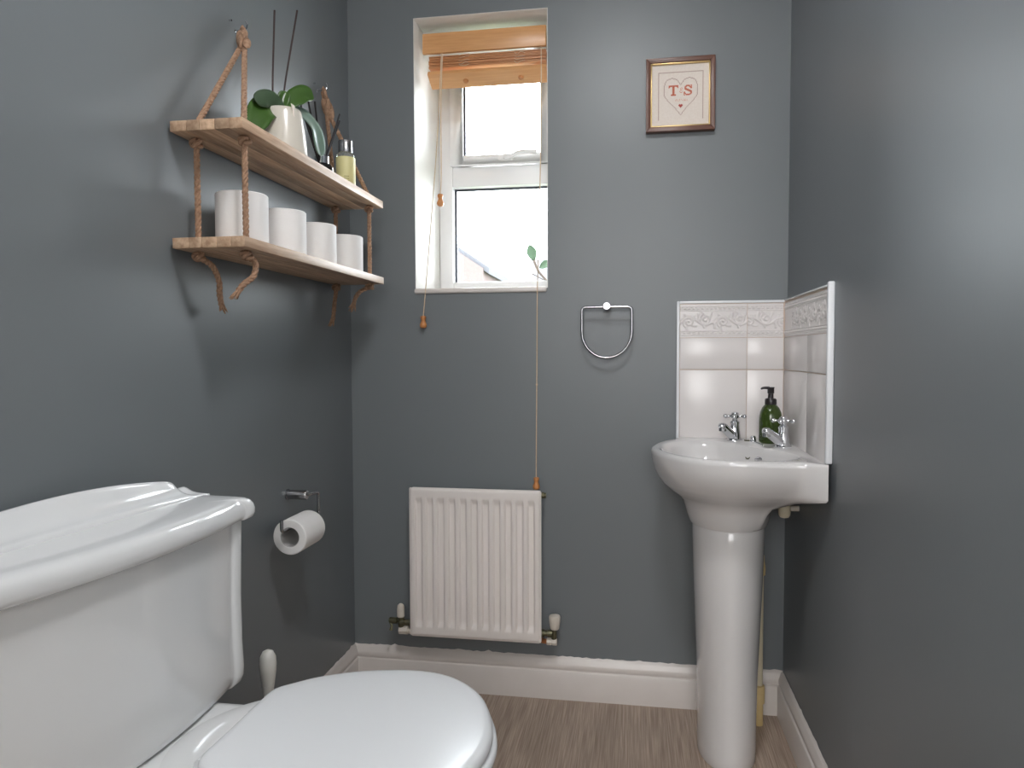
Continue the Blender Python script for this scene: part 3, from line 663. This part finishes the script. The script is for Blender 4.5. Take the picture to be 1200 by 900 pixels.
# ledge carrying the cistern
lr = []
for z, i_ in ((.20, .035), (.30, .012), (.38, .002), (.424, 0), (.432, .003), (.4365, .010), (.4372, .020)):
    x1, hw = .32-i_*.2, .126-i_; r = .03
    pts = [(.02+i_*.2, -hw), (x1, -hw), (x1, hw), (.02+i_*.2, hw)]
    o_ = []
    cs = [((.05, -hw+r), PI, 1.5*PI), ((x1-r, -hw+r), 1.5*PI, 2*PI), ((x1-r, hw-r), 0, .5*PI), ((.05, hw-r), .5*PI, PI)]
    for (cx, cy), a0, a1 in cs:
        for k in range(6): a = a0+(a1-a0)*k/5; o_.append((cx+r*math.cos(a), cy+r*math.sin(a), z))
    lr.append(o_)
pan.loft(lr); pan.build('pan', 'porc', to, smooth=50).location = (0, .051, .0145)
# seat and seat lid
def lidout(off, z, xb=.275, xf=.667, hw=.214):
    """outline with straight hinge edge, widest past the middle, rounded front"""
    P = [(xb-off, 0), (xb-off, .055), (xb-off, .098), (xb+.006-off*.9, .118+off*.3), (xb+.024-off*.6, .138+off*.7), (xb+.065, .173+off), (xb+.125, .205+off), (xb+.185, .221+off), (xb+.235, .226+off), (xb+.285, .218+off), (xb+.333+off*.4, .190+off*.8), (xb+.372+off*.7, .146+off*.6), (xb+.397+off*.9, .092+off*.3), (xb+.411+off, .038), (xf+off, 0)]
    SX, SY = (xf-xb)/.414, hw/.226; xf0 = xb+.414
    P = P[:-1]+[(xf0+off, 0)]; P = [(xb+(x-xb)*SX, y*SY) for x, y in P]
    full_ = [Vector((x, y, z)) for x, y in P]+[Vector((x, -y, z)) for x, y in P[-2:0:-1]]
    return [tuple(v) for v in smoothpath(full_, 5, True)]
PYO = .051
rings = [lidout(-.004, .4385), lidout(.0045, .4395), lidout(.0075, .443), lidout(.0080, .448), lidout(.0060, .453), lidout(.001, .4555), lidout(-.015, .4558)]
G().loft(rings).build('seat', 'seat', to, smooth=50).location = (0, PYO, .0145)
rings = [lidout(-.010, .4572), lidout(-.001, .4576), lidout(.0010, .461), lidout(.0008, .466), lidout(-.002, .4715), lidout(-.007, .4748), lidout(-.015, .4762)]+[[(.47+(x-.47)*k, y*k, z) for x, y, z_ in lidout(-.015, 0)] for k, z in ((.9, .4770), (.7, .4776), (.4, .4780), (.1, .4781))]
G().loft(rings).build('seat_lid', 'seat', to, smooth=60).location = (0, PYO, .0145)
for s_ in (-1, 1):
    G().tube([(.268, s_*.056, .452), (.268, s_*.090, .452)], .009, 14).build('hinge', 'seat', to).location = (0, PYO, .0145)

# toilet brush
tb = thing('toilet_brush', 'white plastic toilet brush beside the cistern', 'toilet brush', (.085, -.715, 0))
G().lathe([(.048, 0), (.052, .004), (.054, .02), (.050, .09), (.046, .13), (.0465, .134), (.043, .134), (.040, .12), (.040, .01), (0, .01)], n=32).build('holder', 'brushp', tb)
hd = G().lathe([(.006, .03), (.0065, .26), (.0085, .29), (.0125, .32), (.0168, .352), (.0180, .370), (.0168, .386), (.0115, .397), (.005, .4005), (0, .401)], n=24)
hd.build('handle', 'brushp', tb)
G().lathe([(.012, .02), (.034, .03), (.036, .10), (.012, .115)], n=24).build('bristles', 'brushp', tb)

# ------------------------------------------------------------------ toilet roll holder
th = thing('toilet_roll_holder', 'steel wall-mounted toilet roll holder', 'roll holder', (0, -.444, .688))
G().lathe([(.0135, 0), (.0135, .004), (.0120, .005), (.0120, .052), (.0110, .054), (0, .054)], (0, 0, 0), 'x', 28).build('mount', 'brushed', th, smooth=40)
BX = .062
P = [(BX-.014, .0, 0), (BX-.006, .008, 0), (BX-.002, .024, 0), (BX, .040, 0)]
arc = [(BX, .040+.010*math.sin(a), -.010+.010*math.cos(a)) for a in [PI/2*k/6 for k in range(1, 7)]]
dn = [(BX, .050, -.030), (BX, .050, -.050)]
arc2 = [(BX, .042+.008*math.cos(a), -.050-.008*math.sin(a)) for a in [PI/2*k/6 for k in range(1, 7)]]
bar = [(BX, .01, -.058), (BX, -.06, -.058), (BX, -.145, -.058)]
arc3 = [(BX, -.145-.008*math.sin(a), -.050-.008*math.cos(a)) for a in [PI/2*k/5 for k in range(1, 6)]]
G().tube(P+arc+dn+arc2+bar+arc3+[(BX, -.153, -.030)], .0040, 12).build('rod', 'brushed', th, smooth=60)
tr = thing('toilet_roll', 'part-used white toilet roll hanging on the steel holder', 'toilet roll', (.066, -.512, .6105))
def roll(t_, r, h, axis, rc=.0195, n=40, flap=False):
    b = h/2
    G().lathe([(rc+.0012, -b), (r-.002, -b), (r, -b+.002), (r, b-.002), (r-.002, b), (rc+.0012, b), (rc+.0012, -b)], (0, 0, 0), axis, n).build('tissue', 'paper', t_, smooth=40)
    G().lathe([(rc, -b+.001), (rc+.0012, -b+.001), (rc+.0012, b-.001), (rc, b-.001), (rc, -b+.001)], (0, 0, 0), axis, n).build('core', 'card', t_, smooth=40)
roll(tr, .0425, .108, 'y', .0228)

# ------------------------------------------------------------------ rope shelf
rs = thing('rope_shelf', 'two-tier wooden shelf hung on knotted jute ropes', 'shelf', (.08, -.52, 1.25))
sho = Vector(rs.location)
def sp3(g_, name, m, par=rs, **k):
    g_.v = [tuple(Vector(v)-sho) for v in g_.v]; return g_.build(name, m, par, **k)
SX0, SX1, SY0, SY1, STH = .008, .156, -.906, -.136, .020
SU, SD = 1.484, 1.266
wds = [.034, .026, .031, .029, .028]
for zt in (SU, SD):
    x = SX0
    for i, wd in enumerate(wds):
        o = sp3(G().box((x+.0002, SY0, zt-STH), (x+wd-.0002, SY1, zt)), 'stave', 'board', bev=.0012); x += wd
def rope(pts, r=.0058, pitch=.030, k=8, n=6):
    P = smoothpath(pts, k); fr = frames(P); g_ = G(); s_ = 0; S = [0]
    for a, b in zip(P, P[1:]): s_ += (b-a).length; S.append(s_)
    for st in range(3):
        Q = []
        for p_, (t_, u, w_), s1 in zip(P, fr, S):
            a = 2*PI*(s1/pitch+st/3); Q.append(p_+u*(r*.50*math.cos(a))+w_*(r*.50*math.sin(a)))
        g_.tube(Q, r*.60, n)
    return g_
def dense(a, b, step=.008):
    a, b = Vector(a), Vector(b); n = max(2, int((b-a).length/step)); return [a+(b-a)*i/n for i in range(n+1)]
def knot(c, s=1.0, seed=0):
    c = Vector(c); P = []
    rr = random.Random(seed); ph = rr.uniform(0, 6)
    for i in range(49):
        a = i/48*2*PI; q_ = 2*a
        P.append(c+Vector(((.0085+.0045*math.cos(3*a))*math.cos(q_+ph), (.0085+.0045*math.cos(3*a))*math.sin(q_+ph), .0065*math.sin(3*a)))*s)
    g_ = G().tube(P, .0056*s, 7, caps=False); return g_
def big_knot(c, ax, seed):
    """elongated overhand knot"""
    c = Vector(c); ax = Vector(ax).normalized(); q_ = Vector((0, 0, 1)).rotation_difference(ax); g_ = knot((0, 0, 0), .88, seed)
    g_.v = [tuple(q_ @ Vector((v[0], v[1], v[2]*2.9))+c) for v in g_.v]; return g_
HK = [Vector((.018, -.653, 1.760)), Vector((.018, -.226, 1.778))]
KN = [Vector((.030, -.672, 1.727)), Vector((.026, -.216, 1.728))]
HX = (.032, .132)
for side in (0, 1):
    hy = -.858 if side == 0 else -.186
    # loop over the hook and the knot that gathers the two ropes
    hk, kn = HK[side], KN[side]
    lp = rope(dense(kn+Vector((-.004, .003, 0)), hk+Vector((-.004, .004, -.006)))+[hk+Vector((0, 0, .004))]+dense(hk+Vector((.005, -.004, -.006)), kn+Vector((.004, -.003, 0))), .0052, k=2)
    o = sp3(lp, 'rope_loop', 'rope'); sp3(big_knot(kn, hk-kn, side), 'knot', 'rope', o)
    for fx in (0, 1):
        hx = HX[fx]
        top = kn+Vector((.002 if fx else -.002, -.004 if fx == 0 else .001, -.012))
        pts = dense(top, (hx, hy, SU+.004))+dense((hx, hy, SU-.004), (hx, hy, SD))+[Vector((hx, hy, SD-STH-.006))]
        o = sp3(rope(pts, k=2), 'rope', 'rope')
        sp3(knot((hx, hy, SU-STH-.0105), .78, 10+side*2+fx), 'knot', 'rope', o)
        sp3(knot((hx, hy, SD-STH-.0105), .78, 20+side*2+fx), 'knot', 'rope', o)
        zb = SD-STH-.012
        if side == 0: tail = [(hx, hy, zb), (hx+.006, hy+.035, zb-.012), (hx+.004, hy+.062, zb-.040), (hx, hy+.070, zb-.065), (hx-.004, hy+.082, zb-.086)] if fx == 0 else [(hx, hy, zb), (hx+.006, hy+.022, zb-.010), (hx+.002, hy+.022, zb-.035), (hx-.008, hy+.004, zb-.052), (hx-.016, hy-.004, zb-.066)]
        else: tail = [(hx, hy, zb), (hx-.003, hy-.004, zb-.03), (hx-.005, hy-.008, zb-.06), (hx-.006, hy-.014, zb-.092)] if fx == 0 else [(hx, hy, zb), (hx-.022, hy-.014, zb-.012), (hx-.036, hy-.018, zb-.030), (hx-.042, hy-.020, zb-.052)]
        P = smoothpath(tail, 5); tl = rope(P, k=2); o2 = sp3(tl, 'rope_tail', 'rope')
        e, d = Vector(tail[-1]), (Vector(tail[-1])-Vector(tail[-2])).normalized(); g = G(); rr = random.Random(side*7+fx)
        for j in range(14):
            v = Vector((rr.uniform(-1, 1), rr.uniform(-1, 1), rr.uniform(-.6, .6)))*.0085
            g.tube([e-d*.006+v*.4, e+d*.006+v*.8, e+d*.014+v*1.3], [.0026, .0020, .0009], 5)
        sp3(g, 'frayed_end', 'rope', o2)
for i, hk in enumerate(HK):
    h_ = thing('wall_hook', ('small steel screw hook above the potted orchid' if i == 0 else 'small steel screw hook beside the window corner'), 'hook', tuple(Vector((0, hk.y, hk.z))), 'screw hooks holding the rope shelf')
    G().tube(smoothpath([(0, 0, -.001), (.010, 0, -.002), (.018, 0, -.003), (.026, 0, .001), (.029, 0, .010), (.026, 0, .017)], 5), .0018, 8).build('shank', 'chrome', h_)
    G().lathe([(.0035, 0), (.0035, .0012), (.0015, .002)], (0, 0, -.001), 'x', 14).build('collar', 'chrome', h_)
    G().tube([(0, -.024, .010), (.006, -.024, .010)], .0022, 8).build('spare_screw', 'chrome', h_)

# toilet rolls on the lower tier
lab = ['white toilet roll at the near left end of lower shelf', 'second white toilet roll from the left on lower shelf', 'third white toilet roll from the left on lower shelf', 'white toilet roll at the far right end of lower shelf']
roll0 = None
for i, (x, y) in enumerate(((.082, -.783), (.080, -.602), (.078, -.425), (.078, -.240))):
    if roll0 is None:
        t_ = thing('toilet_roll', lab[i], 'toilet roll', (x, y, SD+.0515), 'spare toilet rolls on the lower shelf'); roll(t_, .0515, .103, 'z', .021); roll0 = t_
    else:
        t_ = roll0.copy(); C.objects.link(t_); t_.location = (x, y, SD+.0515); t_.rotation_euler = (0, 0, i*1.3); t_['label'] = lab[i]
        for c in list(roll0.children): d = c.copy(); C.objects.link(d); d.parent = t_

# potted orchid
po_ = thing('potted_orchid', 'orchid with broad green leaves in a cream ceramic pot', 'plant', (.085, -.602, SU))
G().lathe([(.044, 0), (.0505, .002), (.0525, .008), (.0515, .03), (.0475, .065), (.0415, .102), (.0400, .110), (.0385, .1115), (.0370, .110), (.0370, .100), (0, .098)], n=48).build('pot', 'pot', po_, smooth=50)
G().lathe([(.0370, .100), (.025, .104), (0, .106)], n=32).build('compost', 'soil', po_)
po0 = Vector(po_.location)
def blade(ctrl, width, m, nrm, cup=.2, tip_w=.9):
    P = [Vector(q)-po0 for q in smoothpath(ctrl, 7)]; n = len(P)-1; V = []; F = []; K = 6; nv0 = Vector(nrm)
    for i, c in enumerate(P):
        t_ = i/n; ax = (P[min(n, i+1)]-P[max(0, i-1)]).normalized(); nv = (nv0-ax*nv0.dot(ax)).normalized(); sd_ = ax.cross(nv)
        wd = width*.5*max(.06, (min(1, t_*1.9+.12)**.8)*(1-max(0, (t_-.55)/.45)**2.6)**.5 if t_ < 1 else .06)
        for k in range(K+1):
            q = -1+2*k/K; V.append(c+sd_*(wd*q)+nv*(cup*wd*(abs(q)**1.4-.5)))
    for i in range(n):
        for k in range(K): a = i*(K+1)+k; F.append((a, a+1, a+K+2, a+K+1))
    return obj('leaf', V, F, m, po_, smooth=180, solid=.0022)
blade([(.080, -.606, 1.590), (.074, -.634, 1.596), (.068, -.668, 1.576), (.066, -.700, 1.524)], .060, 'leaf', (.50, -.80, .05), .15)
blade([(.090, -.606, 1.592), (.082, -.628, 1.604), (.072, -.656, 1.606), (.062, -.684, 1.592)], .040, 'leafd', (.45, -.80, -.10), -.12)
blade([(.086, -.602, 1.592), (.096, -.584, 1.622), (.112, -.556, 1.648), (.126, -.532, 1.652)], .046, 'leaf', (.42, -.85, .25), .2)
blade([(.084, -.604, 1.590), (.084, -.600, 1.620), (.088, -.592, 1.642)], .028, 'leaf', (.5, -.8, .2), .4)
blade([(.086, -.596, 1.592), (.106, -.556, 1.604), (.122, -.512, 1.578), (.128, -.496, 1.520)], .046, 'leafg', (.80, -.35, .50), .2)
G().tube([(-.032, .010, .10), (-.030, .012, .20), (-.026, .018, .345)], .0022, 8).build('stake', 'stem', po_)
G().tube([(-.020, .024, .10), (-.012, .040, .20), (-.002, .083, .372)], .0022, 8).build('stake', 'stem', po_)
g = G().box((-.0008, -.008, 0), (.0008, .008, .034))
g.v = [(.0425-(.034-z)*.0+x+(.034-z)*.12, .004+y*(1 if z > .01 else .7)+(.034-z)*.28, .082+z) for x, y, z in g.v]
g.v = [(x*.72+.004, y-.028, z) for x, y, z in g.v]; g.build('plant_tag', 'linen', po_)

# reed diffuser
df = thing('reed_diffuser', 'glass reed diffuser with black reeds on upper shelf', 'diffuser', (.088, -.402, SU))
G().lathe([(.026, 0), (.0305, .003), (.0310, .010), (.0305, .030), (.026, .038), (.0165, .042), (.0140, .044), (.0140, .050)], n=32).build('bottle', 'amber', df, smooth=50)
G().lathe([(.0145, .042), (.0180, .0425), (.0180, .060), (.0165, .0615), (.012, .0615), (.012, .045)], n=28).build('collar', 'chrome', df, smooth=40)
for (dx, dy, hz) in ((.0, -.076, .178), (.0, -.037, .187), (.0, .119, .205), (.0, .118, .187), (.0, -.118, .154), (-.012, -.060, .150), (.006, -.070, .140), (-.014, -.048, .132)):
    G().tube([(-dx*.1, -dy*.10, .008), (dx, dy, hz)], .0023, 7).build('reed', 'reed', df)
# cream bottle
cb = thing('toiletry_bottle', 'cream-labelled bottle with a silver cap on upper shelf', 'bottle', (.092, -.255, SU))
G().lathe([(.022, 0), (.0250, .002), (.0258, .006), (.0258, .098), (.024, .103), (.018, .106), (.0165, .110)], n=36).build('bottle', 'clear', cb, smooth=50)
G().lathe([(.0259, .008), (.0263, .009), (.0263, .094), (.0259, .095)], n=36).build('label_wrap', 'label', cb, smooth=40)
G().lathe([(.0175, .108), (.0195, .109), (.0195, .139), (.0185, .141), (0, .1415)], n=32).build('cap', 'brushed', cb, smooth=40)
for k in range(3):
    g = G(); 
    for s_ in range(6):
        a0 = math.radians(-78+s_*5); a1 = a0+math.radians(3.6); z0 = .040-k*.006
        r_ = .02645; g.add([(r_*math.cos(a0), r_*math.sin(a0), z0), (r_*math.cos(a1), r_*math.sin(a1), z0), (r_*math.cos(a1), r_*math.sin(a1), z0+.0022), (r_*math.cos(a0), r_*math.sin(a0), z0+.0022)], [(0, 1, 2, 3)])
    g.build('print_line', 'print', cb, smooth=0, solid=.0002)

# ------------------------------------------------------------------ framed cross stitch
PXc, PZc, PW, PH = .9985, 1.7785, .192, .206
pf = thing('framed_cross_stitch', 'small framed cross-stitch heart with orange initials', 'picture', (PXc, 0, PZc)); pf.rotation_euler = (0, math.radians(.0), 0)
fw = .0135
G().box((-PW/2+.004, -.010, -PH/2+.004), (PW/2-.004, 0, PH/2-.004)).build('backing', 'linen', pf, smooth=0)
def mitre(a, b, c, d, y0, y1, name, m):   # quad strip prism
    pts = [a, b, c, d]
    G().add([(x, y0, z) for x, z in pts]+[(x, y1, z) for x, z in pts], [(0,1,2,3),(7,6,5,4),(0,4,5,1),(1,5,6,2),(2,6,7,3),(3,7,4,0)]).build(name, m, pf, bev=.0015)
def frame4(w2, h2, w, y0, y1, name, m):
    i, k = w2-w, h2-w
    mitre((-w2, h2), (w2, h2), (i, k), (-i, k), y0, y1, name, m); mitre((-w2, -h2), (-i, -k), (i, -k), (w2, -h2), y0, y1, name, m)
    mitre((-w2, -h2), (-w2, h2), (-i, k), (-i, -k), y0, y1, name, m); mitre((w2, -h2), (i, -k), (i, k), (w2, h2), y0, y1, name, m)
frame4(PW/2, PH/2, fw, -.024, 0, 'frame_side', 'frame')
frame4(PW/2-fw, PH/2-fw, .0038, -.0205, -.006, 'gold_slip', 'gold')
art = G().box((-PW/2+fw+.002, -.0125, -PH/2+fw+.002), (PW/2-fw-.002, -.010, PH/2-fw-.002)).build('linen_panel', 'linen', pf, smooth=0)
ST = .00208
def stitches(cells, name, m, ox, oz, s=ST):
    g_ = G()
    for cx, cz in cells:
        x, z = ox+cx*s, oz+cz*s; g_.box((x-s*.46, -.0134, z-s*.46), (x+s*.46, -.0124, z+s*.46))
    g_.build(name, m, art, smooth=0)
def bits(rows_): return [(x-len(rows_[0])/2+.5, len(rows_)/2-.5-y) for y, r in enumerate(rows_) for x, c in enumerate(r) if c == '#']
Tm = ['#############', '#############', '##...###...##', '#....###....#', '.....###.....', '.....###.....', '.....###.....', '.....###.....', '.....###.....', '.....###.....', '.....###.....', '.....###.....', '...#######...', '...#######...']
Sm = ['...#####.##', '..#######.#', '.###...####', '.##.....###', '.###.....##', '.#####.....', '..######...', '....######.', '......#####', '##......###', '##.......##', '###.....###', '#.########.', '##.#####...']
Am = ['..##.', '.#..#', '.#...', '..##.', '.#...', '#....', '#...#', '.###.']
stitches(bits(Tm), 'stitched_letter', 'st_o', -.0190, .0130)
stitches(bits(Sm), 'stitched_letter', 'st_o', .0210, .0125)
stitches(bits(Am), 'stitched_ampersand', 'st_q', .0025, .0130, .0018)
# heart outline
hc = []
half = [(0, 14), (2, 17), (4, 20), (7, 22), (11, 23), (15, 22), (18, 20), (20, 17), (21, 13), (21, 2), (20, -1), (14, -8), (8, -14), (3, -20), (0, -24)]
seen = set()
for (a, b), (c, d) in zip(half, half[1:]):
    n = max(abs(c-a), abs(d-b))
    for k in range(n+1):
        x, z = round(a+(c-a)*k/n), round(b+(d-b)*k/n); seen.add((x, z)); seen.add((-x, z))
stitches(sorted(seen), 'stitched_heart', 'st_g', .0012, -.0030, .0022)
Hm = ['.##.##.', '#######', '#######', '.#####.', '..###..', '...#...']
stitches(bits(Hm), 'stitched_small_heart', 'st_r', .0010, -.0310, .0017)
rw = random.Random(5); stitches([(x, z) for x in range(-9, 10) for z in (0, 1, 2) if rw.random() < .55 and x % 4], 'stitched_line', 'st_p', .0010, -.0165, .0020)
# border lines of the linen
bd = [(x, 30) for x in range(-28, 29)]+[(s_*28, z) for z in range(-30, 30) for s_ in (-1, 1)]
stitches(bd, 'stitched_border', 'st_g', .0012, -.0020, .0022)

# ------------------------------------------------------------------ towel ring
tg = thing('towel_ring', 'chrome D-shaped towel ring on the back wall', 'towel ring', (.7935, 0, 1.178))
G().lathe([(.0105, 0), (.0115, -.002), (.0115, -.052), (.0100, -.055), (0, -.0555)], (0, 0, .002), 'y', 28).build('mount', 'steel', tg, smooth=40)
cc = .010; P = []
for k in range(7): a = PI/2*k/6; P.append((.0715-cc+cc*math.sin(a), -.042, -cc+cc*math.cos(a)))
P += [(.0715, -.042, -.03), (.0715, -.042, -.05), (.0715, -.042, -.070)]
for k in range(1, 24): a = PI*k/24; P.append((.0715*math.cos(a), -.042, -.070-.076*math.sin(a)))
P += [(-.0715, -.042, -.070), (-.0715, -.042, -.05), (-.0715, -.042, -.03)]
for k in range(7): a = PI/2*k/6; P.append((-.0715+cc-cc*math.cos(a), -.042, -cc+cc*math.sin(a)))
P += [(-.04, -.042, 0), (0, -.042, 0), (.04, -.042, 0), P[0]]
G().tube(P, .0040, 12).build('ring', 'steel', tg, smooth=60)

# ------------------------------------------------------------------ ceiling light (out of frame)
cl = thing('ceiling_light', 'round opal flush ceiling light in the middle of the room', 'light', (.82, -1.42, H))
G().lathe([(.135, 0), (.140, -.004), (.140, -.018), (.130, -.022)], n=40).build('base', 'upvc', cl)
G().lathe([(.130, -.018), (.130, -.03), (.118, -.055), (.09, -.075), (.05, -.086), (0, -.09)], n=40).build('diffuser', 'lamp', cl)
